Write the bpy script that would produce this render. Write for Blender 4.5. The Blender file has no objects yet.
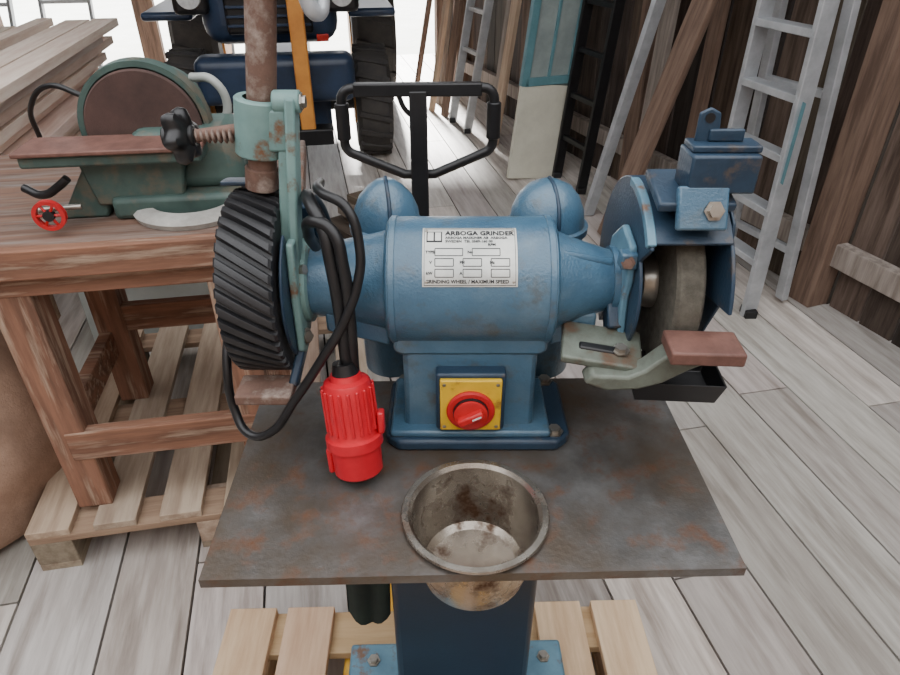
import bpy, bmesh, math, random
from mathutils import Vector, Matrix, noise as mnoise
random.seed(7)
C=bpy.context
rad=math.radians
# ---------------------------------------------------------------- materials
def lin(c):
    return tuple(((v/255)/12.92 if v/255<=0.04045 else ((v/255+0.055)/1.055)**2.4) for v in c)+(1,)
def mat(name,c1,c2=None,rough=.5,metal=0,scale=8,detail=5,bump=0,bscale=60,lo=.35,hi=.65,stretch=(1,1,1),c3=None,s3=30,lo3=.55,hi3=.7,attr=False,rough2=None,spec=.5,bdist=.002,c4=None,s4=5,lo4=.5,hi4=.6):
    m=bpy.data.materials.new(name); m.use_nodes=True
    nt=m.node_tree; N=nt.nodes; L=nt.links
    b=N['Principled BSDF']
    b.inputs['Roughness'].default_value=rough; b.inputs['Metallic'].default_value=metal
    b.inputs['Specular IOR Level'].default_value=spec
    tc=N.new('ShaderNodeTexCoord'); mp=N.new('ShaderNodeMapping'); mp.inputs['Scale'].default_value=stretch
    L.new(tc.outputs['Object'],mp.inputs['Vector'])
    col=None
    def noise(sc,de=detail):
        n=N.new('ShaderNodeTexNoise'); n.inputs['Scale'].default_value=sc; n.inputs['Detail'].default_value=de
        n.inputs['Roughness'].default_value=.65
        L.new(mp.outputs[0],n.inputs['Vector']); return n
    def ramp(n,a,z):
        r=N.new('ShaderNodeMapRange'); r.inputs['From Min'].default_value=a; r.inputs['From Max'].default_value=z
        L.new(n.outputs['Fac'],r.inputs['Value']); return r
    def mix(f,a,bb,blend='MIX'):
        x=N.new('ShaderNodeMix'); x.data_type='RGBA'; x.blend_type=blend
        if hasattr(f,'name'): L.new(f,x.inputs[0])
        else: x.inputs[0].default_value=f
        for s,v in ((6,a),(7,bb)):
            if isinstance(v,tuple): x.inputs[s].default_value=v
            else: L.new(v,x.inputs[s])
        return x.outputs[2]
    A=lin(c1)
    if c2 is None: c2=tuple(int(v*.8) for v in c1)
    r1=ramp(noise(scale),lo,hi); col=mix(r1.outputs[0],A,lin(c2))
    if c4 is not None:
        r4=ramp(noise(s4,6),lo4,hi4); col=mix(r4.outputs[0],col,lin(c4))
    if c3 is not None:
        r3=ramp(noise(s3,8),lo3,hi3); col=mix(r3.outputs[0],col,lin(c3))
        if rough2 is not None:
            rr=N.new('ShaderNodeMapRange'); rr.inputs['To Min'].default_value=rough; rr.inputs['To Max'].default_value=rough2
            L.new(r3.outputs[0],rr.inputs['Value']); L.new(rr.outputs[0],b.inputs['Roughness'])
    if attr:
        at=N.new('ShaderNodeVertexColor'); at.layer_name='Col'
        col=mix(1.0,col,at.outputs['Color'],'MULTIPLY')
    L.new(col,b.inputs['Base Color'])
    if bump:
        nb=noise(bscale,3); bp=N.new('ShaderNodeBump'); bp.inputs['Strength'].default_value=bump; bp.inputs['Distance'].default_value=bdist
        L.new(nb.outputs['Fac'],bp.inputs['Height']); L.new(bp.outputs[0],b.inputs['Normal'])
    return m
M={}
M['blue']=mat('hammered_blue_paint',(70,106,130),(55,88,112),rough=.28,scale=14,bump=.5,bscale=240,c3=(78,80,78),s3=22,lo3=.55,hi3=.74,bdist=.0018,spec=.7,c4=(86,114,132),s4=7,lo4=.5,hi4=.65)
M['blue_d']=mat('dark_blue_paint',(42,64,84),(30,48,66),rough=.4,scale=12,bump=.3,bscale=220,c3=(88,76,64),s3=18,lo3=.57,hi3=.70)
M['navy']=mat('navy_column_paint',(24,40,60),(16,30,46),rough=.4,scale=6,bump=.1,bscale=150)
M['lblue']=mat('light_blue_paint',(104,144,164),(84,120,140),rough=.4,scale=14,c3=(110,84,66),s3=22,lo3=.56,hi3=.66)
M['teal']=mat('pale_teal_paint',(122,154,150),(98,130,128),rough=.5,scale=10,bump=.2,bscale=160,c3=(110,78,55),s3=20,lo3=.55,hi3=.64)
M['green']=mat('machine_green_paint',(74,96,90),(54,74,70),rough=.55,scale=8,c3=(104,92,76),s3=12,lo3=.52,hi3=.7)
M['rubber']=mat('black_rubber',(26,27,30),(40,40,42),rough=.5,scale=20,bump=.2,bscale=200)
M['black']=mat('black_plastic',(18,18,20),(28,28,30),rough=.4,scale=20)
M['tray']=mat('rusty_sheet_steel',(108,107,106),(76,74,72),rough=.36,metal=.35,scale=13,detail=10,lo=.36,hi=.64,c3=(98,64,42),s3=24,lo3=.52,hi3=.74,rough2=.75,bump=.3,bscale=120,c4=(82,72,62),s4=4.5,lo4=.42,hi4=.62)
M['steel']=mat('worn_steel',(176,172,164),(130,122,112),rough=.3,metal=.8,scale=14,c3=(96,66,44),s3=18,lo3=.6,hi3=.75,rough2=.6)
M['bowl_in']=mat('bowl_inner_steel',(176,170,160),(122,112,102),rough=.25,metal=.85,scale=12,c3=(84,58,40),s3=20,lo3=.54,hi3=.66,rough2=.7)
M['alu']=mat('aluminium',(190,194,198),(164,168,172),rough=.4,metal=.4,scale=10)
M['rust']=mat('rusted_pipe',(122,94,82),(90,68,58),rough=.75,metal=.1,scale=30,bump=.5,bscale=180,c3=(156,140,130),s3=30,lo3=.50,hi3=.66)
M['rustred']=mat('red_oxide_steel',(122,86,76),(96,66,58),rough=.6,metal=.1,scale=24,bump=.3,bscale=180)
M['stone']=mat('grinding_stone',(102,98,88),(76,72,64),rough=.95,scale=60,bump=.9,bscale=420)
M['red']=mat('red_plug_plastic',(204,30,46),(184,24,38),rough=.35,scale=20)
M['redk']=mat('red_knob_plastic',(200,34,38),(176,26,32),rough=.4,scale=20)
M['yellow']=mat('yellow_switch_plate',(226,186,44),(206,164,38),rough=.45,scale=20,c3=(130,84,40),s3=40,lo3=.58,hi3=.7)
M['yelsteel']=mat('yellow_truck_paint',(214,166,60),(190,142,48),rough=.5,scale=10)
M['plate']=mat('nameplate_metal',(210,210,204),(184,186,182),rough=.35,metal=.4,scale=20)
M['ink']=mat('nameplate_ink',(24,26,30),rough=.6)
M['white']=mat('white_print',(230,230,226),rough=.5)
M['castgrey']=mat('grey_green_casting',(112,120,110),(86,88,78),rough=.55,metal=.2,scale=22,bump=.3,bscale=120,c3=(96,70,52),s3=20,lo3=.52,hi3=.66)
def wood(name,c1,c2,axis='y',**k):
    st={'x':(1.2,14,14),'y':(14,1.2,14),'z':(14,14,1.2)}[axis]
    d=dict(rough=.8,scale=2.2,detail=8,stretch=st,bump=.4,bscale=5,lo=.38,hi=.62,spec=.25); d.update(k)
    return mat(name,c1,c2,**d)
M['floor']=wood('weathered_floor_boards',(214,207,200),(184,175,167),'y',attr=True,c3=(128,114,102),s3=1.3,lo3=.50,hi3=.78,rough=.5,spec=.5)
M['wallw']=wood('old_wall_boards',(108,94,84),(70,58,50),'z',attr=True)
M['pine_x']=wood('pine_x',(222,190,152),(200,166,126),'x',attr=True)
M['pine_y']=wood('pine_y',(222,196,164),(196,166,134),'y',attr=True)
M['lumber']=wood('stacked_lumber',(248,232,218),(230,206,190),'y',attr=True)
M['pal_y']=wood('grey_pallet_y',(190,172,152),(158,138,120),'y',attr=True)
M['pal_x']=wood('grey_pallet_x',(164,140,118),(132,108,90),'x')
M['pine_z']=wood('pine_z',(190,168,146),(156,134,114),'z')
M['brownz']=wood('brown_timber_z',(130,108,94),(94,76,66),'z')
M['greyz']=wood('grey_timber_z',(156,146,138),(116,106,98),'z')
M['bench_x']=wood('bench_timber_x',(144,104,84),(104,76,62),'x',c3=(182,160,140),s3=3,lo3=.50,hi3=.7)
M['bench_z']=wood('bench_timber_z',(148,108,88),(108,80,66),'z',c3=(182,160,140),s3=3,lo3=.50,hi3=.7)
M['benchtop']=wood('bench_top_board',(124,96,82),(90,70,60),'x',c3=(128,120,114),s3=2.4,lo3=.46,hi3=.7)
M['sack']=mat('burlap_cloth',(186,156,136),(156,128,110),rough=.95,scale=7,bump=.8,bscale=140,spec=.1)
M['disc']=mat('sanding_disc',(88,66,60),(66,50,46),rough=.9,scale=6,bump=.5,bscale=300)
M['greysheet']=mat('grey_sheet_metal',(172,176,172),(150,154,148),rough=.5,scale=4)
M['cloth']=mat('grey_cloth',(176,174,168),(140,138,132),rough=.9,scale=12,bump=.5,bscale=40)
M['dgreen']=mat('dark_green_cloth',(24,40,34),(14,24,22),rough=.9,scale=12)
M['tyre']=mat('tyre_rubber',(54,52,52),(72,68,64),rough=.85,scale=8)
M['tractor']=mat('tractor_blue',(44,62,88),(34,48,68),rough=.4,scale=5)
M['orange']=mat('orange_paint',(220,150,70),(194,126,58),rough=.5,scale=5)
M['lens']=mat('lamp_lens',(220,222,220),(190,190,190),rough=.2,scale=30)
M['redlens']=mat('red_lens',(180,40,30),(150,30,24),rough=.25,scale=30)
M['offwhite']=mat('offwhite_panel',(214,212,196),(196,194,178),rough=.6,scale=5)
M['tealframe']=mat('teal_window_frame',(96,140,148),(78,120,128),rough=.5,scale=7)
M['glass']=mat('dusty_glass',(150,162,160),(124,134,134),rough=.15,scale=4)
M['ground']=mat('pale_gravel',(236,238,232),(220,222,212),rough=.95,scale=2)
M['dark']=mat('dark_gap_backing',(26,22,20),rough=.9)
M['shade_roof']=mat('shade_roof_boards',(90,74,62),(60,50,42),rough=.9,scale=3)

# ---------------------------------------------------------------- helpers
def empty(name,loc=(0,0,0),yaw=0):
    e=bpy.data.objects.new(name,None); e.location=loc; e.rotation_euler=(0,0,rad(yaw)); e.empty_display_size=.1
    C.scene.collection.objects.link(e); return e
def fin(bm,name,m,parent=None,mw=None,bevel=0,seg=2,ang=35,colors=None):
    bmesh.ops.recalc_face_normals(bm,faces=bm.faces)
    for f in bm.faces: f.smooth=True
    for e in bm.edges:
        if len(e.link_faces)==2:
            if e.calc_face_angle(0)>rad(ang): e.smooth=False
        else: e.smooth=False
    me=bpy.data.meshes.new(name); bm.to_mesh(me); bm.free()
    ob=bpy.data.objects.new(name,me); C.scene.collection.objects.link(ob)
    if isinstance(m,(list,tuple)):
        for q in m: me.materials.append(M[q])
    else: me.materials.append(M[m])
    if mw is not None: ob.matrix_world=mw
    if parent is not None: ob.parent=parent
    if bevel:
        md=ob.modifiers.new('bev','BEVEL'); md.width=bevel; md.segments=seg; md.limit_method='ANGLE'; md.angle_limit=rad(ang)
    return ob
def TR(loc=(0,0,0),rot=(0,0,0)):
    from mathutils import Euler
    return Matrix.Translation(loc)@Euler([rad(a) for a in rot]).to_matrix().to_4x4()
def box(name,size,loc,m,parent=None,rot=(0,0,0),bevel=.003,taper=None,seg=2):
    bm=bmesh.new(); bmesh.ops.create_cube(bm,size=1)
    for v in bm.verts:
        if taper and v.co.z>0: v.co.x*=taper[0]; v.co.y*=taper[1]
        v.co=Vector((v.co.x*size[0],v.co.y*size[1],v.co.z*size[2]))
    return fin(bm,name,m,parent,TR(loc,rot),bevel,seg)
def frame(p0,p1,hint=(1,0,0)):
    p0=Vector(p0);p1=Vector(p1); z=(p1-p0).normalized(); h=Vector(hint)
    x=(h-z*h.dot(z))
    if x.length<1e-4: h=Vector((0,1,0)); x=(h-z*h.dot(z))
    x.normalize(); y=z.cross(x)
    mt=Matrix((x,y,z)).transposed().to_4x4(); mt.translation=p0; return mt,(p1-p0).length
def bar(name,p0,p1,w,d,m,parent=None,hint=(1,0,0),bevel=.003):
    mt,l=frame(p0,p1,hint); bm=bmesh.new(); bmesh.ops.create_cube(bm,size=1)
    for v in bm.verts: v.co=Vector((v.co.x*w,v.co.y*d,(v.co.z+.5)*l))
    return fin(bm,name,m,parent,mt,bevel)
def lathe(name,prof,p0,p1,m,parent=None,n=48,bevel=0,ang=30):
    mt,l=frame(p0,p1); bm=bmesh.new(); rings=[]
    for h,r in prof:
        if r<1e-6: rings.append([bm.verts.new((0,0,h))])
        else: rings.append([bm.verts.new((r*math.cos(2*math.pi*i/n),r*math.sin(2*math.pi*i/n),h)) for i in range(n)])
    for a,b in zip(rings,rings[1:]):
        if len(a)==1 and len(b)==1: continue
        for i in range(n):
            j=(i+1)%n
            if len(a)==1: bm.faces.new((a[0],b[i],b[j]))
            elif len(b)==1: bm.faces.new((a[i],a[j],b[0]))
            else: bm.faces.new((a[i],a[j],b[j],b[i]))
    return fin(bm,name,m,parent,mt,bevel,2,ang)
def rod(name,p0,p1,r,m,parent=None,n=32,r2=None,ch=.0015):
    l=(Vector(p1)-Vector(p0)).length
    if r2 is None: r2=r
    ch=min(ch,r*.4)
    return lathe(name,[(0,0),(0,r-ch),(ch,r),(l-ch,r2),(l,r2-ch),(l,0)],p0,p1,m,parent,n)
def tube(name,pts,r,m,parent=None,cyclic=False,res=4,smooth=True):
    cu=bpy.data.curves.new(name,'CURVE'); cu.dimensions='3D'; cu.bevel_depth=r; cu.bevel_resolution=res; cu.use_fill_caps=True
    if smooth:
        s=cu.splines.new('BEZIER'); s.bezier_points.add(len(pts)-1)
        for b,p in zip(s.bezier_points,pts): b.co=p; b.handle_left_type='AUTO'; b.handle_right_type='AUTO'
        s.use_cyclic_u=cyclic; s.resolution_u=12
    else:
        s=cu.splines.new('POLY'); s.points.add(len(pts)-1)
        for b,p in zip(s.points,pts): b.co=(*p,1)
        s.use_cyclic_u=cyclic
    tmp=bpy.data.objects.new('tmp',cu); C.scene.collection.objects.link(tmp)
    dg=C.evaluated_depsgraph_get(); me=bpy.data.meshes.new_from_object(tmp.evaluated_get(dg)); bpy.data.objects.remove(tmp)
    bm=bmesh.new(); bm.from_mesh(me)
    return fin(bm,name,m,parent,None,0,2,50)
def prism(name,poly,th,mt,m,parent=None,bevel=.002):
    bm=bmesh.new(); a=[bm.verts.new((x,y,-th/2)) for x,y in poly]; b=[bm.verts.new((x,y,th/2)) for x,y in poly]
    bm.faces.new(a); bm.faces.new(b); n=len(poly)
    for i in range(n): bm.faces.new((a[i],a[(i+1)%n],b[(i+1)%n],b[i]))
    return fin(bm,name,m,parent,mt,bevel)
def YZ(x,y=0,z=0):
    mt=Matrix(((0,0,1),(1,0,0),(0,1,0))).to_4x4(); mt.translation=(x,y,z); return mt
def XZ(x,y,z):
    mt=Matrix(((1,0,0),(0,0,-1),(0,1,0))).to_4x4(); mt.translation=(x,y,z); return mt
def sector(name,ri,ro,x0,x1,a0,a1,cy,cz,m,parent=None,n=48,bevel=.0015):
    bm=bmesh.new(); R=[]
    full=abs(a1-a0)>=359.9
    k=n if full else n+1
    for i in range(k):
        t=rad(a0+(a1-a0)*i/n); c,s=-math.cos(t),math.sin(t)
        R.append([bm.verts.new((x,cy+r*c,cz+r*s)) for x,r in ((x0,ri),(x1,ri),(x1,ro),(x0,ro))])
    for i in range(n):
        a=R[i]; b=R[(i+1)%k]
        for q in range(4): bm.faces.new((a[q],a[(q+1)%4],b[(q+1)%4],b[q]))
    if not full: bm.faces.new(R[0]); bm.faces.new(R[-1])
    return fin(bm,name,m,parent,None,bevel)
def boards(name,items,m,mw=None,parent=None,lo=.75,hi=1.1,tint=.04,bevel=0):
    bm=bmesh.new(); cl=bm.loops.layers.color.new('Col')
    for it in items:
        r=bmesh.ops.create_cube(bm,size=1); vs=r['verts']
        g=random.uniform(lo,hi); c=(g*random.uniform(1-tint,1+tint),g,g*random.uniform(1-tint,1+tint),1)
        fs=set()
        for v in vs:
            v.co=Vector((v.co.x*it[3]+it[0],v.co.y*it[4]+it[1],v.co.z*it[5]+it[2]))
            for f in v.link_faces: fs.add(f)
        for f in fs:
            for l in f.loops: l[cl]=c
    return fin(bm,name,m,parent,mw,bevel)
def bolt(name,p,dirv,r,m,parent,h=.006):
    p=Vector(p); d=Vector(dirv).normalized()
    lathe(name,[(0,r*1.5),(h*.3,r*1.5),(h*.3,r),(h,r),(h,0)],p,p+d,m,parent,6,0,20)

# ---------------------------------------------------------------- camera
cam=bpy.data.cameras.new('camera'); co=bpy.data.objects.new('camera',cam); C.scene.collection.objects.link(co)
CH=1.464
co.location=(0,0,CH); co.rotation_euler=(rad(90-33),0,0)
cam.sensor_width=36; cam.lens=36*650/900; cam.clip_start=.02; C.scene.camera=co

# ---------------------------------------------------------------- room
YAW=12
pl=[]; x=-5.2
while x<4.2:
    w=random.choice((.18,.2,.21,.23)); y=-2.4+random.uniform(-1,0)
    while y<8.6:
        L=random.uniform(2.6,4.4); e=min(y+L,8.7)
        pl.append((x+w/2,(y+e)/2,-.015,w-.007,e-y-.006,.03)); y=e
    x+=w
pl.append((-.5,2.9,-.05,9.6,12,.02))  # dark sheet added below the boards to keep bright sky out of gaps
fl=boards('floor',pl,'floor',TR((0,0,0),(0,0,YAW)),lo=.78,hi=1.06,tint=.015)
fl.data.materials.append(M['dark'])
for p in fl.data.polygons[-6:]: p.material_index=1

WR=TR((1.807,2.16,0),(0,0,20))
it=[]; y=-4.2
while y<5.3:
    w=random.choice((.14,.16,.18,.2)); it.append((.03+random.uniform(-.006,.006),y+w/2,1.6,.028,w-.012,3.2)); y+=w
wallr=boards('wall_right',it,'wallw',WR,lo=.5,hi=1.1)
wt=empty('trim_1'); wt.matrix_world=WR
box('sill_rail',(.06,9.2,.1),(-.015,.55,.25),'greyz',wt)
box('mid_rail',(.06,9.2,.12),(-.015,.55,1.35),'brownz',wt)
for i,yy in enumerate((-3.2,-1.6,.45,1.9,3.4,4.9)):
    box('post_%d'%i,(.12,.12,3.1),(-.03,yy,1.55),'brownz',wt)
it=[]; y=-3.2
while y<8.2:
    w=random.choice((.14,.16,.18)); it.append((-3.4,y+w/2,1.6,.03,w-.012,3.2)); y+=w
boards('wall_left',it,'wallw',TR((0,0,0),(0,0,YAW)),lo=.7,hi=1.1)
it=[]; x=-3.4
for k in range(2):
    it.append((x+.09,8.0,1.6,.17,.03,3.2)); x+=.18
boards('wall_back',it,'wallw',TR((0,0,0),(0,0,YAW)),lo=.6,hi=1.)
it=[]; x=-3.4
while x<3.6:
    it.append((x+.09,-2.2,1.6,.17,.03,3.2)); x+=.18
boards('added_shade_wall',it,'wallw',TR((0,0,0),(0,0,YAW)),lo=.6,hi=1.)  # unseen wall added behind the camera to cut light on the fronts
dj=empty('door_1'); dj.matrix_world=TR((0,0,0),(0,0,YAW))
box('jamb_left',(.14,.14,3.1),(-2.98,7.95,1.55),'brownz',dj)
box('jamb_mid',(.2,.12,3.1),(-1.53,7.95,1.55),'brownz',dj)
box('jamb_right',(.14,.14,3.1),(1.45,7.2,1.55),'brownz',dj)
box('lintel',(5.2,.14,.2),(-.5,7.95,3.1),'brownz',dj)
box('added_shade_ceiling',(8.2,7.5,.06),(-.6,5.85,3.26),'shade_roof',None,rot=(0,0,0))  # added out of view: shades the far end, open sky left over the grinder
box('ground_outside',(40,30,.05),(-4,23.6,-.12),'ground',None,rot=(0,0,YAW))

# ---------------------------------------------------------------- grinder stand (tray, column, base)
st=empty('grinder_stand',(.025,.695,0),1.5)
TW,TD,TZ=.66,.39,.80
def tray():
    hx,hy,hr=.007,-.103,.088
    bm=bmesh.new(); n=64
    ring=[];out=[]
    for i in range(n):
        a=2*math.pi*i/n; c,s=math.cos(a),math.sin(a)
        ring.append((hx+hr*c,hy+hr*s))
        ts=[]
        if c>1e-9: ts.append((TW/2-hx)/c)
        if c<-1e-9: ts.append((-TW/2-hx)/c)
        if s>1e-9: ts.append((TD/2-hy)/s)
        if s<-1e-9: ts.append((-TD/2-hy)/s)
        t=min(ts); out.append([hx+t*c,hy+t*s])
    for cx,cy in ((TW/2,TD/2),(-TW/2,TD/2),(TW/2,-TD/2),(-TW/2,-TD/2)):
        j=min(range(n),key=lambda k:(out[k][0]-cx)**2+(out[k][1]-cy)**2); out[j]=[cx,cy]
    vt=[bm.verts.new((x,y,TZ)) for x,y in ring]; vo=[bm.verts.new((x,y,TZ)) for x,y in out]
    vtb=[bm.verts.new((x,y,TZ-.003)) for x,y in ring]; vd=[bm.verts.new((x,y,TZ-.014)) for x,y in out]
    vdi=[bm.verts.new((x*.992,y*.988,TZ-.014)) for x,y in out]; vbi=[bm.verts.new((x*.992,y*.988,TZ-.003)) for x,y in out]
    for i in range(n):
        j=(i+1)%n
        for A,B in ((vt,vo),(vo,vd),(vd,vdi),(vdi,vbi),(vbi,vtb),(vtb,vt)):
            bm.faces.new((A[i],A[j],B[j],B[i]))
    return fin(bm,'tray','tray',st)
tray()
box('column',(.25,.12,.605),(.0,.058,.4885),'navy',st,bevel=.012,seg=3)
box('column_top_flange',(.28,.16,.012),(.0,.07,.778),'navy',st)
box('base_plate',(.44,.34,.02),(-.01,-.06,.165),'lblue',st,bevel=.006)
for i,(a,b) in enumerate(((-.18,.07),(.17,.07),(-.18,-.19),(.17,-.19))): bolt('anchor_bolt_%d'%i,(a,b,.175),(0,0,1),.009,'steel',st,.012)
bar('tray_bracket_1',(-.22,.05,.778),(-.12,.05,.62),.02,.03,'navy',st,hint=(0,1,0))
bar('tray_bracket_2',(.22,.05,.778),(.12,.05,.62),.02,.03,'navy',st,hint=(0,1,0))

bw=empty('steel_bowl',(.033,.592,0))
pr=[(.0,0),(0,.062),(.006,.072),(.05,.083),(.106,.0865),(.111,.096),(.114,.0975),(.1165,.096),(.1165,.0885),(.111,.084),(.055,.079),(.018,.069),(.010,.060),(.007,.04),(.0065,.02),(.006,0)]
lathe('bowl_shell',pr,(0,0,.692),(0,0,.81),'bowl_in',bw,64)

# ---------------------------------------------------------------- bench grinder
G=empty('bench_grinder'); SY,SZ=.80,1.04
ax=lambda x:(x,SY,SZ)
L0=-.195
lathe('motor_housing',[(h-L0,r) for h,r in ((-.195,0),(-.195,.048),(-.17,.051),(-.10,.065),(-.086,.069),(-.0845,.080),(-.081,.0855),(-.074,.0868),(.13,.0868),(.137,.0855),(.1405,.080),(.142,.069),(.152,.065),(.175,.056),(.215,.043),(.235,.039),(.235,0))],ax(L0),ax(.3),'blue',G,72)
sector('motor_band_left',.0868,.0882,-.079,-.071,0,360,SY,SZ,'blue',G,72)
sector('motor_band_right',.0868,.0882,.127,.135,0,360,SY,SZ,'blue',G,72)
for i,(xa,xb) in enumerate(((-.084,-.17),(.14,.2))):
    prism('bell_web_%d'%i,[(xa,-.082),(xa,-.03),(xb,-.03),(xb,-.058)],.03,XZ(0,SY-.028,SZ),'blue',G,.004)
rod('bell_rib_top',(.14,SY-.03,SZ+.055),(.215,SY-.02,SZ+.036),.006,'blue',G)
prism('neck',[(-.068,.818),(-.066,.88),(-.066,.965),(-.072,.985),(.128,.985),(.122,.965),(.122,.88),(.124,.818)],.10,XZ(0,.79,0),'blue',G,.008)
prism('neck_saddle',[(-.078,.962),(-.075,1.0),(.131,1.0),(.134,.962),(.126,.955),(-.070,.955)],.105,XZ(0,.79,0),'blue',G,.005)
box('foot_step',(.235,.135,.012),(.03,.79,.824),'blue',G,bevel=.004)
def foot():
    hw,hd,c=.137,.082,.02
    poly=[(-hw+c,-hd),(hw-c,-hd),(hw,-hd+c),(hw,hd-c),(hw-c,hd),(-hw+c,hd),(-hw,hd-c),(-hw,-hd+c)]
    mt=Matrix.Translation((.041,.795,.81)); prism('foot_plate',poly,.019,mt,'blue_d',G,.005)
foot()
for i,(a,b) in enumerate(((-.075,.735),(.155,.735),(-.075,.86),(.155,.86))): bolt('foot_bolt_%d'%i,(a,b,.819),(0,0,1),.009,'steel',G,.009)
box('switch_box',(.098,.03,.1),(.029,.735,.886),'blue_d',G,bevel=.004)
box('switch_plate',(.086,.008,.088),(.029,.7165,.886),'yellow',G,bevel=.002)
for i,(a,b) in enumerate(((-.037,.037),(.037,.037),(-.037,-.037),(.037,-.037))): bolt('switch_screw_%d'%i,(.029+a,.7125,.886+b),(0,-1,0),.002,'steel',G,.001)
lathe('switch_ring',[(0,0),(0,.033),(.004,.034),(.006,.031),(.006,0)],(.029,.7125,.88),(.029,.6,.88),'redk',G,48)
lathe('switch_disc',[(0,0),(0,.025),(.005,.0245),(.006,0)],(.029,.7065,.88),(.029,.6,.88),'black',G,48)
lathe('switch_knob',[(0,0),(0,.024),(.006,.0235),(.007,.02),(.007,0)],(.029,.7045,.88),(.029,.6,.88),'redk',G,48)
bar('switch_grip',(.012,.694,.871),(.046,.694,.889),.012,.013,'redk',G,hint=(0,0,1),bevel=.003)
bar('switch_pointer',(.031,.6868,.8811),(.043,.6868,.8874),.0022,.001,'white',G,hint=(0,0,1),bevel=0)
def curved_patch(name,x0,x1,f0,f1,R,th,m):
    bm=bmesh.new(); n=16; g=[]
    for i in range(n+1):
        f=rad(f0+(f1-f0)*i/n); row=[]
        for x,r in ((x0,R),(x1,R),(x1,R+th),(x0,R+th)):
            row.append(bm.verts.new((x,SY-r*math.cos(f),SZ+r*math.sin(f))))
        g.append(row)
    for a,b in zip(g,g[1:]):
        for q in range(4): bm.faces.new((a[q],a[(q+1)%4],b[(q+1)%4],b[q]))
    bm.faces.new(g[0]); bm.faces.new(g[-1])
    return fin(bm,name,m,G,None,0)
NX0,NX1,F0,F1=-.035,.085,22,77
curved_patch('nameplate',NX0,NX1,F0,F1,.0866,.0012,'plate')
R1=.0879
def cline(i,x0,x1,f,h=.9): curved_patch('plate_line_%d'%i,x0,x1,f-h/2,f+h/2,R1-.0002,.0004,'ink')
k=0
rows=[(30,36.5,3),(39,45.5,3),(48,54.5,2)]
for a,b,nc in rows:
    wdt=(NX1-NX0-.05)/nc
    for c in range(nc):
        xa=NX0+.016+c*(wdt+.012); xb=min(xa+wdt,NX1-.006)
        for f in (a,b): cline(k,xa,xb,f,.7); k+=1
        for xx in (xa,xb): curved_patch('plate_box_%d'%k,xx-.0005,xx+.0005,a,b,R1-.0002,.0004,'ink'); k+=1
for f in (F0+1.2,F1-1.2): cline(k,NX0+.002,NX1-.002,f,.5); k+=1
for xx in (NX0+.0025,NX1-.0025): curved_patch('plate_edge_%d'%k,xx-.0003,xx+.0003,F0+1.2,F1-1.2,R1-.0002,.0003,'ink'); k+=1
def ctext(name,s,x,f,size,bold=.0001):
    cu=bpy.data.curves.new(name,'FONT'); cu.body=s; cu.size=size; cu.resolution_u=2; cu.offset=bold
    o=bpy.data.objects.new('tmp',cu); C.scene.collection.objects.link(o)
    me=bpy.data.meshes.new_from_object(o.evaluated_get(C.evaluated_depsgraph_get())); bpy.data.objects.remove(o)
    for v in me.vertices:
        ff=rad(f)+v.co.y/R1; r=R1+.0004
        v.co=Vector((x+v.co.x,SY-r*math.cos(ff),SZ+r*math.sin(ff)))
    ob=bpy.data.objects.new(name,me); me.materials.append(M['ink']); C.scene.collection.objects.link(ob); ob.parent=G
ctext('plate_title','ARBOGA GRINDER',-.006,68,.0102,.00035)
ctext('plate_sub1','ARBOGA MASKINER AB  ARBOGA',-.006,64,.0052,.00015)
ctext('plate_sub2','SWEDEN  TEL 0589-160 00',-.006,60.3,.0052,.00015)
for nm,s,xx,f in (('a','TYPE',-.031,50,),('b','No',.022,50),('c','V',-.026,41),('d','PH',.012,41),('e','Hz',.05,41),('f','kW',-.030,32),('g','A',.012,32),('h','RPM',.048,57)):
    ctext('plate_r_'+nm,s,xx,f,.0052,.0002)
ctext('plate_foot','GRINDING WHEEL / MAXIMUM SPEED',-.031,25,.0062,.0002)
curved_patch('plate_logo',-.030,-.010,60.5,72,R1-.0002,.0003,'ink')
curved_patch('plate_logo_a',-.0285,-.021,62,71,R1,.0005,'plate')
curved_patch('plate_logo_b',-.019,-.0115,62,71,R1,.0005,'plate')
for i,(a,b) in enumerate(((NX0+.005,F0+4),(NX1-.005,F0+4),(NX0+.005,F1-4),(NX1-.005,F1-4))):
    f=rad(b); d=Vector((0,-math.cos(f),math.sin(f))); p=Vector((a,SY,SZ))+d*.0876
    lathe('plate_rivet_%d'%i,[(0,.002),(.0008,.0018),(.0012,0)],p,p+d,'steel',G,12)

for i,xx in enumerate((-.098,.150)):
    yy=.945; R=.052+.006*i
    lathe('dust_pot_%d'%i,[(0,0),(0,R-.002),(.25,R),(.252,R+.006),(.262,R+.006),(.264,R),(.286,R-.003),(.305,R-.011),(.320,R-.024),(.329,.016),(.331,0)],(xx,yy,.801),(xx,yy,1.2),'blue',G,40)
    tube('dust_pot_rib_%d'%i,[(xx+.01,yy-R*.98,1.065),(xx+.01,yy-R*.93,1.09),(xx+.008,yy-R*.68,1.113),(xx+.004,yy-R*.3,1.129),(xx,yy+.01,1.132)],.003,'blue_d',G)
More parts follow.
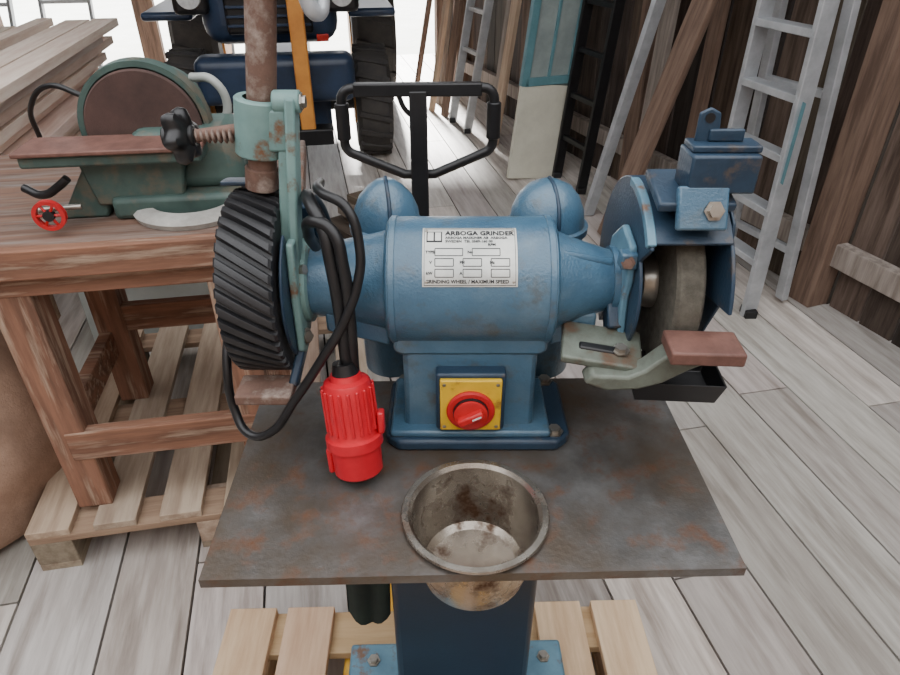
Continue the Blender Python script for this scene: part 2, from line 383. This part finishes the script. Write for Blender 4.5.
# ---- left serrated contact wheel
def serr():
    bm=bmesh.new(); N=40; x0,x1=-.285,-.215; mx=8
    pat=[(0,1),(.08,1),(.42,1),(.5,.93),(.56,0.05),(.62,0),(.88,0),(.94,.8)]
    xs=[x0,x0+.003]+[x0+(x1-x0)*i/mx for i in range(1,mx)]+[x1-.003,x1]
    g=[]
    for i in range(N):
        for ph,h in pat:
            row=[]
            for q,x in enumerate(xs):
                t=2*math.pi*(i+ph)/N-(x-x0)*5.0
                r=.1165+.0085*h
                if q in (0,len(xs)-1): r=min(r,.122)
                row.append(bm.verts.new((x,SY-r*math.cos(t),SZ+r*math.sin(t))))
            g.append(row)
    n=len(g)
    for i in range(n):
        a=g[i];b=g[(i+1)%n]
        for q in range(len(xs)-1): bm.faces.new((a[q],a[q+1],b[q+1],b[q]))
    for e,x,s in ((0,x0,1),(-1,x1,-1)):
        inner=[]
        for r_ in g:
            v=r_[e].co; d=Vector((0,v.y-SY,v.z-SZ)).normalized()*.1; inner.append(bm.verts.new((x,SY+d.y,SZ+d.z)))
        for i in range(n): bm.faces.new((g[i][e],g[(i+1)%n][e],inner[(i+1)%n],inner[i]))
        c=bm.verts.new((x+.012*s,SY,SZ))
        for i in range(n): bm.faces.new((inner[i],inner[(i+1)%n],c))
    return fin(bm,'serrated_rubber_wheel','rubber',G,None,0,2,30)
serr()
rod('left_spindle',ax(-.30),ax(-.19),.012,'steel',G)
lathe('left_wheel_flange',[(0,0),(0,.045),(.006,.045),(.008,.03),(.014,.028),(.014,0)],ax(-.288),ax(-.4),'steel',G)
lathe('left_inner_flange',[(0,.052),(.006,.058),(.016,.058),(.018,.052),(.018,0)],ax(-.206),ax(-.1),'teal',G)
sector('left_inner_side_plate',.05,.105,-.2105,-.2065,-55,60,SY,SZ,'blue_d',G)
prism('arm_root_plate',[(-.045,-.07),(-.03,-.082),(.02,-.05),(.03,.05),(.012,.08),(-.03,.08),(-.04,.03)],.010,YZ(-.201,SY-.028,SZ),'teal',G,.003)
bolt('arm_bolt_low',(-.197,.742,.985),(1,-.8,.3),.008,'steel',G,.009)
bolt('arm_bolt_mid',(-.197,.76,1.075),(1,-.3,.3),.007,'steel',G,.009)
bar('vertical_arm',(-.203,.772,1.07),(-.184,.785,1.288),.012,.032,'teal',G,hint=(1,0,0))
bar('vertical_arm_rib',(-.211,.772,1.11),(-.193,.785,1.285),.016,.008,'teal',G,hint=(1,0,0))
rod('arm_top_boss',(-.206,.785,1.282),(-.174,.785,1.282),.013,'teal',G)
bolt('arm_top_bolt',(-.174,.785,1.282),(1,0,0),.007,'steel',G)
rod('rusty_pipe',(-.238,SY,1.178),(-.192,SY,1.50),.0175,'rust',G)
rod('pipe_foot_sleeve',(-.24,SY,1.172),(-.236,SY,1.20),.0205,'rust',G)
lathe('pipe_clamp',[(0,.02),(0,.028),(.002,.030),(.066,.030),(.068,.028),(.068,.02)],(-.235,SY,1.216),(-.225,SY,1.286),'teal',G,40)
box('clamp_lug',(.03,.03,.05),(-.206,.79,1.25),'teal',G,bevel=.004)
rod('clamp_screw',(-.315,.785,1.241),(-.255,.795,1.247),.0075,'rust',G,24)
for i in range(8):
    x=-.312+i*.0068; rod('screw_thread_%d'%i,(x,.7862,1.2417),(x+.0032,.7865,1.242),.0088,'rust',G,20)
def star():
    bm=bmesh.new(); n=60; z0,z1=-.012,.012; P=[]
    prof=((z0,.6),(z0+.004,.92),(0,1),(z1-.004,.92),(z1,.6))
    for z,s in prof:
        P.append([bm.verts.new(((.030+.0045*math.cos(6*2*math.pi*i/n))*s*math.cos(2*math.pi*i/n),(.030+.0045*math.cos(6*2*math.pi*i/n))*s*math.sin(2*math.pi*i/n),z)) for i in range(n)])
    for a,b in zip(P,P[1:]):
        for i in range(n): bm.faces.new((a[i],a[(i+1)%n],b[(i+1)%n],b[i]))
    bm.faces.new(P[0]); bm.faces.new(P[-1])
    mt,_=frame((-.320,.782,1.243),(-.25,.775,1.255)); return fin(bm,'star_knob','black',G,mt,0,2,50)
star()
rod('star_knob_hub',(-.342,.782,1.241),(-.305,.785,1.2424),.013,'black',G)
rod('tension_head',(-.205,.80,1.405),(-.135,.80,1.415),.02,'alu',G)
tube('tension_strap',[(-.165,.785,1.43),(-.155,.78,1.395),(-.145,.785,1.375),(-.14,.80,1.39),(-.14,.81,1.45)],.009,'alu',G)
sector('rear_spark_guard',.133,.138,-.295,-.225,92,165,SY,SZ,'blue_d',G)
box('rear_guard_bracket',(.02,.03,.14),(-.205,.91,1.05),'blue_d',G,rot=(14,0,0))
box('lower_rest_block',(.075,.05,.016),(-.25,.705,.921),'rust',G,bevel=.003)
bar('lower_rest_arm',(-.215,.715,.921),(-.20,.75,.975),.012,.02,'blue_d',G)
# ---- right stone + guard
lathe('grinding_wheel',[(0,.0),(0,.028),(0,.106),(.004,.110),(.032,.110),(.036,.106),(.036,0)],ax(.278),ax(.4),'stone',G,72)
rod('right_spindle',ax(.23),ax(.335),.0125,'steel',G)
lathe('right_inner_flange',[(0,0),(0,.034),(.012,.038),(.018,.038),(.018,0)],ax(.260),ax(.4),'steel',G)
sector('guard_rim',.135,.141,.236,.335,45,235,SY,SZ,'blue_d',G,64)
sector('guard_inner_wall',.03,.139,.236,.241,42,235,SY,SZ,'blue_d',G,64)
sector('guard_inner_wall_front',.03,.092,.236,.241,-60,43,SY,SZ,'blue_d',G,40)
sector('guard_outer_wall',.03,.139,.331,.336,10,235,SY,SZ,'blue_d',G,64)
sector('guard_inner_edge',.132,.143,.232,.243,44,95,SY,SZ,'lblue',G,48)
prism('guard_collar_plate',[(-.062,-.055),(-.03,-.08),(.03,-.06),(.05,0),(.04,.05),(-.005,.085),(-.055,.075),(-.062,.03),(-.054,0)],.010,YZ(.231,SY,SZ),'lblue',G,.003)
lathe('guard_collar_ring',[(0,.030),(0,.047),(.014,.047),(.016,.042),(.016,.030)],ax(.218),ax(.4),'blue',G)
for i,(yy,zz) in enumerate(((-.042,.058),(-.038,-.058))):
    box('collar_lug_%d'%i,(.022,.02,.022),(.226,SY+yy-.012,SZ+zz),'blue',G,bevel=.003)
    bolt('collar_bolt_%d'%i,(.224,SY+yy-.022,SZ+zz),(-.3,-1,.3),.006,'rust',G)
box('arrestor_stem',(.058,.012,.05),(.289,.706,1.182),'blue',G,rot=(-24,0,0),bevel=.003)
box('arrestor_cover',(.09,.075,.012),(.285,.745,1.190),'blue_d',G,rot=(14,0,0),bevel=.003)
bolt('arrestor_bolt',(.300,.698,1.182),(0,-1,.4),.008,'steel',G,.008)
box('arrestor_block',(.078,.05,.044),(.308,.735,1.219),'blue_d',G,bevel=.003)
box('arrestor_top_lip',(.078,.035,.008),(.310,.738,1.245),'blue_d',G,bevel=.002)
prism('arrestor_tab',[(-.012,0),(.012,0),(.014,.02),(.012,.034),(0,.040),(-.012,.034)],.005,XZ(.290,.743,1.246),'blue_d',G,.002)
box('arrestor_tab_arm',(.04,.006,.014),(.312,.740,1.256),'blue_d',G,bevel=.002)
lathe('arrestor_tab_hole',[(0,.0),(0,.0055),(.001,.0055),(.001,0)],(.290,.7403,1.275),(.290,.7,1.275),'black',G,20)
prism('guard_side_shroud',[(-.10,.03),(-.075,.115),(-.02,.15),(.05,.14),(.06,-.02),(-.02,-.06),(-.06,-.05)],.004,YZ(.340,SY,SZ),'blue_d',G,.001)
box('tool_rest_table',(.088,.054,.018),(.308,.657,1.022),'rustred',G,rot=(0,0,-3),bevel=.003)
prism('tool_rest_arm',[(.225,.975),(.245,.985),(.262,1.002),(.275,1.014),(.33,1.014),(.33,1.0),(.30,.985),(.27,.965),(.24,.955),(.20,.953),(.17,.965),(.18,.978)],.03,XZ(0,.675,0),'castgrey',G,.004)
box('rest_slide_plate',(.105,.075,.012),(.20,.715,.985),'castgrey',G,rot=(8,6,-8),bevel=.003)
box('rest_slide_slot',(.05,.014,.013),(.193,.705,.9863),'black',G,rot=(8,6,-8),bevel=.003)
bolt('rest_slide_bolt',(.222,.70,.988),(0,-.1,1),.008,'steel',G,.008)
bar('rest_hanger',(.222,.75,.99),(.222,.775,1.02),.02,.03,'blue_d',G)
def pan():
    bm=bmesh.new()
    o=[(-.062,-.04),(.062,-.04),(.062,.04),(-.062,.04)]
    def ring(s,z): return [bm.verts.new((x*s,y*s,z)) for x,y in o]
    a=ring(.86,0); b=ring(1,.032); c=ring(.95,.032); d=ring(.82,.004)
    for A,B in ((a,b),(b,c),(c,d)):
        for i in range(4): bm.faces.new((A[i],A[(i+1)%4],B[(i+1)%4],B[i]))
    bm.faces.new(a); bm.faces.new(d)
    return fin(bm,'drip_pan','black',G,TR((.306,.725,.912),(0,0,-4)),.003)
pan()
bar('drip_pan_hanger',(.262,.75,.93),(.24,.79,.99),.014,.02,'blue_d',G)

# ---------------------------------------------------------------- cable and plug
PC=empty('power_plug')
tube('cable_main',[(-.136,.70,.955),(-.138,.70,1.05),(-.143,.705,1.11),(-.152,.72,1.155),(-.166,.74,1.172),(-.178,.78,1.17),(-.175,.84,1.12),(-.17,.88,1.0)],.0085,'black',PC)
tube('cable_twin',[(-.128,.703,.955),(-.126,.70,1.05),(-.128,.70,1.11),(-.140,.712,1.152),(-.165,.725,1.158),(-.176,.75,1.13),(-.176,.78,1.10)],.0075,'black',PC)
tube('cable_loop',[(-.165,.80,1.18),(-.154,.745,1.187),(-.122,.725,1.175),(-.108,.71,1.13),(-.112,.70,1.09),(-.131,.69,1.042),(-.165,.685,.985),(-.205,.68,.925),(-.25,.675,.868),(-.28,.685,.860),(-.300,.705,.885),(-.304,.72,.944),(-.303,.76,.99),(-.302,.82,1.0),(-.30,.88,.95)],.0062,'black',PC)
p0=Vector((-.127,.663,.812)); p1=Vector((-.139,.697,.958))
lathe('plug_body',[(0,.026),(0,.031),(.003,.0335),(.042,.0345),(.044,.0390),(.058,.0390),(.060,.034),(.064,.0325),(.09,.0335),(.132,.0325),(.138,.030),(.141,.022),(.148,.020),(.148,.012),(.14,0)],p0,p1,'red',PC,48)
lathe('plug_socket_face',[(.006,0),(.006,.026)],p0,p1,'black',PC,48)
mt,_=frame(p0,p1)
for i in range(18):
    a=2*math.pi*i/18
    q0=mt@Vector((.0338*math.cos(a),.0338*math.sin(a),.068)); q1=mt@Vector((.0338*math.cos(a),.0338*math.sin(a),.131)); rod('plug_rib_%d'%i,q0,q1,.0023,'red',PC,8)
bar('plug_lid_hinge',mt@Vector((.038,.0,.058)),mt@Vector((.040,.0,.090)),.010,.018,'red',PC)
bar('plug_key',mt@Vector((-.036,-.005,.004)),mt@Vector((-.036,-.005,.042)),.008,.012,'red',PC)
lathe('plug_nut',[(0,.0),(0,.018),(.016,.015),(.016,0)],mt@Vector((0,0,.147)),mt@Vector((0,0,.3)),'black',PC,24)

def cloth():
    bm=bmesh.new(); g=[]
    for i in range(13):
        row=[]
        for j in range(9):
            u=i/12; v=j/8; row.append(bm.verts.new((-.180+.085*u*(1-.2*v),.72+.006*math.sin(u*11+v*2),.78-.38*v-.03*math.sin(u*3.1)*v)))
        g.append(row)
    for a,b in zip(g,g[1:]):
        for j in range(8): bm.faces.new((a[j],a[j+1],b[j+1],b[j]))
    o=fin(bm,'hanging_cloth','dgreen',None,None,0,2,60); s=o.modifiers.new('s','SOLIDIFY'); s.thickness=.006
cloth()

# ---------------------------------------------------------------- pallets
def pallet(name,loc,yaw,w,l,mats,n,gap_lo=.7,hi=1.1,xs=None,bwid=.1):
    e=empty(name,loc,yaw); its=[]
    if xs is None: xs=[-w/2+bwid/2+(w-bwid)*i/(n-1) for i in range(n)]
    for x in xs: its.append((x,0,.133,bwid,l,.022))
    boards('deck_boards',its,mats[0],None,e,gap_lo,hi,.03,.002)
    s=[]
    for y in (-l/2+.05,0,l/2-.05): s.append((0,y,.111,w,.1,.022))
    boards('stringers',s,mats[1],None,e,.8,1,.02,.002)
    b=[]
    for y in (-l/2+.07,0,l/2-.07):
        for x in (-w/2+.05,0,w/2-.05): b.append((x,y,.061,.1,.14,.078))
    boards('blocks',b,mats[0],None,e,.7,1,.03,.003)
    b=[(x,0,.011,.1,l,.022) for x in (-w/2+.05,0,w/2-.05)]
    boards('bottom_boards',b,mats[0],None,e,.7,1,.03,.002)
    return e
pallet('grinder_pallet',(-.015,.325,0),1.5,.93,1.18,('pine_y','pine_x'),5,.85,1.1,xs=[-.415,-.285,0,.275,.405],bwid=.105)
pallet('bench_pallet',(-.725,1.68,0),11,.92,.98,('pal_y','pal_x'),6,.8,1.15,bwid=.105)

# ---------------------------------------------------------------- workbench
B=empty('workbench',(-.95,1.25,.144),10)
TH=.756
box('bench_top',(1.0,.66,.05),(.13,.28,TH-.025),'benchtop',B,bevel=.005)
box('bench_top_edge',(1.0,.03,.065),(.13,-.06,TH-.035),'bench_x',B,bevel=.003)
for i,(a,b) in enumerate(((0,0),(.45,0),(0,.46),(.45,.46))):
    box('leg_%d'%i,(.085,.085,TH-.05),(a,b,(TH-.05)/2),'bench_z',B,bevel=.004)
box('apron_front',(.98,.03,.07),(.13,-.03,TH-.085),'bench_x',B)
box('rail_front_low',(.46,.035,.085),(.225,-.03,.21),'bench_x',B)
box('rail_back_low',(.46,.035,.085),(.225,.44,.30),'bench_x',B)
box('rail_side_left',(.035,.46,.085),(-.02,.23,.22),'bench_x',B)
box('rail_side_right',(.035,.46,.085),(.47,.23,.22),'bench_x',B)
gb=empty('grey_sheet_metal_bin',(-.98,2.42,0),12)
box('bin_body',(.95,.36,.33),(0,0,.165),'greysheet',gb,bevel=.01)
box('bin_rim',(.98,.39,.03),(0,0,.335),'alu',gb,bevel=.004)

def sack():
    bm=bmesh.new(); n=56; prof=[(0,0),(.0,.24),(.03,.285),(.12,.32),(.26,.345),(.40,.34),(.52,.30),(.60,.23),(.655,.14),(.67,.06),(.67,0)]
    # refine profile
    P=[]
    for a,b in zip(prof,prof[1:]):
        for q in range(4): P.append((a[0]+(b[0]-a[0])*q/4,a[1]+(b[1]-a[1])*q/4))
    P.append(prof[-1]); rings=[]
    for h,r in P:
        if r<1e-5: rings.append([bm.verts.new((0,0,h))]); continue
        row=[]
        for i in range(n):
            a=2*math.pi*i/n; k=1+.07*mnoise.noise(Vector((math.cos(a)*1.6,math.sin(a)*1.6,h*5)))+.02*math.sin(a*9+h*6)
            row.append(bm.verts.new((r*k*math.cos(a),r*k*.8*math.sin(a),h)))
        rings.append(row)
    for a,b in zip(rings,rings[1:]):
        for i in range(n):
            j=(i+1)%n
            if len(a)==1: bm.faces.new((a[0],b[i],b[j]))
            elif len(b)==1: bm.faces.new((a[i],a[j],b[0]))
            else: bm.faces.new((a[i],a[j],b[j],b[i]))
    return fin(bm,'burlap_sack','sack',None,TR((-1.42,1.30,0),(0,0,14)),0,2,70)
sack()

# ---------------------------------------------------------------- disc sander on the bench
D=empty('disc_sander',(-.65,1.45,.9005),8)
box('base_casting',(.30,.24,.05),(.05,.02,.025),'green',D,bevel=.012)
box('body',(.26,.2,.13),(.06,.04,.11),'green',D,bevel=.03,taper=(.85,.85),seg=4)
lathe('motor',[(0,0),(0,.085),(.01,.095),(.16,.095),(.19,.07),(.19,0)],(-.02,.05,.172),(-.02,.3,.172),'green',D)
lathe('disc_guard',[(0,.125),(0,.137),(.035,.139),(.045,.129),(.045,0)],(-.02,.005,.172),(-.02,.3,.172),'green',D,64)
lathe('disc',[(0,0),(0,.119),(.004,.122),(.012,.122),(.012,0)],(-.02,-.006,.172),(-.02,.3,.172),'disc',D,64)
box('sander_table',(.37,.12,.010),(-.065,-.076,.160),'rustred',D,bevel=.003)
box('sander_table_casting',(.36,.10,.026),(-.065,-.074,.142),'green',D,bevel=.006)
prism('trunnion',[(-.09,.03),(.09,.03),(.11,.13),(-.11,.13)],.03,XZ(-.04,-.07,0),'green',D,.006)
lathe('dust_ring',[(0,.09),(0,.125),(.012,.13),(.022,.12),(.026,.1),(.026,.09)],(.06,-.05,.0),(.06,-.05,.3),'cloth',D,48)
prism('side_foot',[(-.22,0),(-.12,0),(-.08,.12),(-.14,.12)],.05,XZ(0,-.05,0),'green',D,.006)
rod('handwheel_shaft',(-.15,-.12,.045),(-.235,-.13,.045),.006,'steel',D)
for nm,a in (('spoke_a',0),('spoke_b',60),('spoke_c',120)):
    c=Vector((-.2,-.165,.045)); d=Vector((math.cos(rad(a))*.028,0,math.sin(rad(a))*.028)); bar('handwheel_'+nm,c-d,c+d,.006,.006,'redk',D,hint=(0,1,0))
lathe('handwheel_rim',[(0,.024),(0,.032),(.012,.032),(.012,.024),(0,.024)],(-.2,-.169,.045),(-.2,0,.045),'redk',D,32)
lathe('handwheel_hub',[(0,0),(0,.011),(.012,.011),(.012,0)],(-.2,-.171,.045),(-.2,0,.045),'black',D,24)
tube('lock_lever',[(-.28,-.06,.07),(-.24,-.08,.06),(-.19,-.1,.085),(-.17,-.1,.1)],.009,'black',D)
tube('sander_cable',[(-.33,.2,.10),(-.29,.12,.20),(-.22,.08,.25),(-.15,.06,.23)],.006,'black',D)
tube('dust_hose',[(.12,.10,.14),(.145,.10,.19),(.125,.1,.245),(.07,.13,.25)],.010,'greysheet',D)

# ---------------------------------------------------------------- lumber stack
S=empty('lumber_stack',(-2.34,3.05,0),12); its=[]
for lay in range(13):
    z=.28+lay*.054; x=-.62
    while x<.46:
        w=random.choice((.095,.12,.145))
        if lay>8 and random.random()<.2: x+=w; continue
        its.append((x+w/2,random.uniform(-.16,.16),z,w-.012,random.uniform(1.9,2.5),.042)); x+=w
boards('planks',its,'lumber',None,S,.8,1.2,.03,.002)
boards('bearers',[(-.05,y,.13,1.1,.12,.26) for y in (-.8,0,.8)],'pal_x',None,S)

# ---------------------------------------------------------------- pallet truck
J=empty('pallet_truck',(-.033,1.12,0),2)
def hz(x,z): return (-.022+x,.15,z)
def arc(cx,cz,r,a0,a1,n=5): return [hz(cx+r*math.cos(rad(a0+(a1-a0)*i/n)),cz+r*math.sin(rad(a0+(a1-a0)*i/n))) for i in range(n+1)]
loop=arc(-.122,1.172,.022,180,90)+arc(.122,1.172,.022,90,0)+arc(.119,1.095,.025,0,-62)+[hz(.03,1.03),hz(-.03,1.03)]+arc(-.119,1.095,.025,-118,-180)
tube('handle_loop',loop,.0095,'black',J,cyclic=True,smooth=False)
for i,sx in enumerate((-1,1)): rod('handle_grip_%d'%i,hz(sx*.144,1.168),hz(sx*.144,1.1),.0135,'black',J)
bar('handle_cross',hz(-.120,1.192),hz(.120,1.192),.02,.024,'black',J,hint=(0,1,0))
bar('tiller',hz(0,1.19),(-.022,.1,.42),.034,.024,'black',J,hint=(1,0,0))
tube('release_lever',[hz(-.04,1.19),hz(-.02,1.15),hz(0,1.14)],.005,'black',J)
rod('pump_body',(-.022,.08,.14),(-.022,.08,.48),.055,'yelsteel',J)
rod('pump_piston',(-.022,.03,.2),(-.022,.03,.52),.022,'steel',J)
for i,xx in enumerate((-.10,.055)): rod('steer_wheel_%d'%i,(xx-.025,.1,.09),(xx+.025,.1,.09),.088,'tyre',J)
rod('axle',(-.13,.1,.09),(.085,.1,.09),.015,'steel',J)
prism('fork_frame',[(-.21,.06),(.21,.06),(.21,.13),(.12,.33),(.05,.42),(-.09,.42),(-.15,.33),(-.21,.13)],.02,XZ(0,-.09,0),'yelsteel',J,.004)
for i,xx in enumerate((-.145,.14)):
    box('fork_%d'%i,(.13,.96,.035),(xx,-.56,.075),'yelsteel',J,bevel=.006)
    rod('load_roller_%d'%i,(xx-.04,-.95,.035),(xx+.04,-.95,.035),.034,'tyre',J)

# ---------------------------------------------------------------- ladders etc.
def ladder(name,fL,fR,tL,tR,n,m='alu',rw=.065,rd=.025,z0=.12,step=True,extra=None):
    e=empty(name); fL,fR,tL,tR=map(Vector,(fL,fR,tL,tR)); h=(fR-fL).normalized()
    bar('rail_a',fL,tL,rd,rw,m,e,hint=h); bar('rail_b',fR,tR,rd,rw,m,e,hint=h)
    for i in range(n):
        f=z0+(1-z0-.05)*i/(n-1); a=fL.lerp(tL,f); b=fR.lerp(tR,f)
        bar('rung_%d'%i,a,b,.03 if not step else .028,.07 if step else .03,m,e,hint=(0,0,1))
    if extra:
        for i,(a,b,w) in enumerate(extra): bar('brace_%d'%i,a,b,w,.03,m,e,hint=h)
    for i,p in enumerate((fL,fR)): box('foot_%d'%i,(.05,.07,.035),p+Vector((0,0,.0175)),'black',e)
    return e
ladder('step_ladder',(1.30,2.435,.0),(1.21,2.80,.0),(1.255,2.45,2.1),(1.19,2.73,2.1),9,
       extra=[((1.49,2.55,.02),(1.31,2.48,2.1),.05),((1.36,2.90,.02),(1.23,2.78,2.1),.05),((1.47,2.56,.25),(1.345,2.88,.25),.03),((1.42,2.52,.9),(1.31,2.83,.9),.03),((1.37,2.5,1.5),(1.27,2.80,1.5),.03)])
box('label',(.002,.035,.3),(1.272,2.42,.75),'tealframe',bpy.data.objects['step_ladder'],bevel=0)
def W(s,off,z): return WR@Vector((-off,s,z))
hw=(-.34,.94,0)
def lean(i,s,off,s2,ln,w,d,m,par,off2=.07):
    a=W(s,off,.0); b=W(s2,off2,0); hz_=(b-a).length; b.z=math.sqrt(max(ln*ln-hz_*hz_,.1))
    return bar('timber_%d'%i,a,b,w,d,m,par,hint=hw)
LP=empty('leaning_plank')
bar('long_plank',(.834,3.22,0.01),(1.40,3.02,2.5),.13,.035,'brownz',LP,hint=hw)
bar('aluminium_pole',(.80,3.55,0.01),(1.25,3.35,2.6),.035,.06,'alu',LP,hint=hw)
LT=empty('leaning_timber')
for k,(s,off,s2,w,m) in enumerate(((1.62,.2,1.66,.1,'greyz'),(1.3,.14,1.33,.08,'brownz'))):
    lean(k,s,off,s2,2.6,w,.035,m,LT)
LU=empty('leaning_timber')
for k,(s,off,s2,w,m) in enumerate(((2.55,.25,2.6,.1,'greyz'),(2.75,.2,2.8,.08,'pine_z'),(2.95,.25,2.95,.12,'brownz'),(3.15,.42,3.15,.1,'pine_z'),(3.3,.38,3.3,.06,'greyz'))):
    lean(k,s,off,s2,2.6,w,.035,m,LU)
LV=empty('leaning_timber')
for k,(s,off,s2,w,m) in enumerate(((4.05,.5,4.2,.1,'brownz'),(4.25,.55,4.4,.08,'pine_z'),(4.5,.4,4.5,.12,'greyz'),(4.75,.55,4.7,.06,'brownz'))):
    lean(k,s,off,s2,2.6,w,.035,m,LV)
ladder('black_ladder',tuple(W(2.0,.32,0)),tuple(W(2.32,.32,0)),tuple(W(2.0,.1,2.2)),tuple(W(2.32,.1,2.2)),8,'black',step=False)
de=empty('old_glazed_door')
c=Vector((.54,4.20,0)); up=Vector((.12,.10,1.12)); h=Vector((.93,.36,0)).normalized(); a=c-h*.16; b=c+h*.16
bar('door_lower_panel',c,c+up*.52,.36,.03,'offwhite',de,hint=h)
bar('door_stile_a',a+up*.52,a+up*1.1,.05,.04,'tealframe',de,hint=h)
bar('door_stile_b',b+up*.52,b+up*1.1,.05,.04,'tealframe',de,hint=h)
bar('door_rail_top',a+up*1.07,b+up*1.07,.05,.04,'tealframe',de,hint=up)
bar('door_rail_mid',a+up*.54,b+up*.54,.05,.04,'tealframe',de,hint=up)
bar('door_glass',c+up*.52,c+up*1.08,.30,.01,'glass',de,hint=h)
bar('door_pane_bar',c+up*.54,c+up*1.06,.02,.03,'tealframe',de,hint=h)
ladder('aluminium_ladder',tuple(W(3.5,.5,0)),tuple(W(3.85,.5,0)),tuple(W(3.5,.1,2.4)),tuple(W(3.85,.1,2.4)),8,'alu',step=False)
def WL(x,y,z): return TR((0,0,0),(0,0,YAW))@Vector((x,y,z))
for xa,ya in ((-2.05,6.2),(-2.62,6.0)):
    ladder('aluminium_ladder',tuple(WL(xa,ya,0)),tuple(WL(xa+.38,ya,0)),tuple(WL(xa-.1,7.78,3.0)),tuple(WL(xa+.28,7.78,3.0)),11,step=False)
tp=empty('timber_offcut_pile',(-.36,3.05,0),40)
boards('offcuts',[(random.uniform(-.1,.1),random.uniform(-.1,.1),.03+i*.042,.14+random.uniform(-.03,.06),.55,.04) for i in range(6)]+[(-.2,0,.04,.12,.5,.05),(.2,0,.04,.12,.5,.05)],'pal_y',None,tp,.4,.8,.03,.002)

# ---------------------------------------------------------------- tractor in the doorway
T=empty('tractor',(-1.12,4.55,0),10)
box('front_bumper',(.95,.22,.28),(0,-.30,.62),'tractor',T,bevel=.06,seg=4)
box('hood',(.80,1.5,.5),(0,.45,1.05),'tractor',T,bevel=.12,seg=4)
box('grille',(.5,.04,.3),(0,-.31,1.02),'black',T,bevel=.02)
for i in range(5): box('grille_bar_%d'%i,(.48,.03,.015),(0,-.335,.92+i*.05),'tractor',T,bevel=.003)
for i,sx in enumerate((-1,1)):
    box('headlamp_housing_%d'%i,(.2,.12,.2),(sx*.43,-.28,1.08),'black',T,bevel=.03)
    lathe('headlamp_%d'%i,[(0,0),(0,.07),(.02,.065),(.03,0)],(sx*.43,-.34,1.08),(sx*.43,-.6,1.08),'lens',T)
    box('fender_%d'%i,(.3,.8,.05),(sx*.62,.3,.95),'tractor',T,bevel=.02)
    def tyre(nm,x,y,r,w):
        lathe(nm,[(0,r*.5),(.0,r*.85),(w*.12,r*.97),(w*.5,r),(w*.88,r*.97),(w,r*.85),(w,r*.5),(w*.8,r*.48),(w*.8,0)],(x-w/2,y,r),(x+w/2,y,r),'tyre',T,48)
        for q in range(18):
            a=2*math.pi*q/18
            bar(nm+'_lug_%d'%q,(x-w/2*.9,y+math.cos(a)*r*.98,r+math.sin(a)*r*.98),(x+w/2*.9,y+math.cos(a+.15)*r*.98,r+math.sin(a+.15)*r*.98),.035,.035,'tyre',T)
        rod(nm+'_hub',(x-w/2-.01,y,r),(x+w/2+.01,y,r),r*.4,'orange',T)
    tyre('front_tyre_%d'%i,sx*.60,.15,.36,.24)
    tyre('rear_tyre_%d'%i,sx*.72,1.75,.6,.36)
rod('front_axle',(-.6,.15,.36),(.6,.15,.36),.05,'black',T)
box('chassis',(.34,2.2,.24),(0,.8,.48),'black',T,bevel=.02)
box('radiator_guard',(.62,.06,.34),(0,-.2,.36),'tractor',T,bevel=.03)
box('loader_arm',(.09,.08,1.4),(.16,-.46,.95),'orange',T,bevel=.01)
box('loader_arm_foot',(.3,.14,.1),(.16,-.44,.3),'black',T,bevel=.01)
box('red_lamp',(.07,.03,.04),(.3,-.43,.86),'redlens',T,bevel=.005)
for i,(a,b) in enumerate(((-.4,1.3),(.4,1.3),(-.4,2.2),(.4,2.2))): box('cab_post_%d'%i,(.06,.06,1.2),(a,b,1.7),'black',T)
box('cab_roof',(1.0,1.15,.08),(0,1.75,2.34),'tractor',T,bevel=.03)
box('seat_deck',(.9,.9,.1),(0,1.75,1.08),'tractor',T,bevel=.03)

# ---------------------------------------------------------------- light
w=bpy.data.worlds.new('world'); C.scene.world=w; w.use_nodes=True
bg=w.node_tree.nodes['Background']; bg.inputs[0].default_value=(.97,.98,1,1); bg.inputs[1].default_value=3.5
sd=bpy.data.lights.new('sun','SUN'); sd.energy=32; sd.angle=rad(6); sd.color=(1,.98,.95)
so=bpy.data.objects.new('sun',sd); C.scene.collection.objects.link(so)
so.rotation_euler=Vector((-.15,.9,.58)).to_track_quat('Z','Y').to_euler()
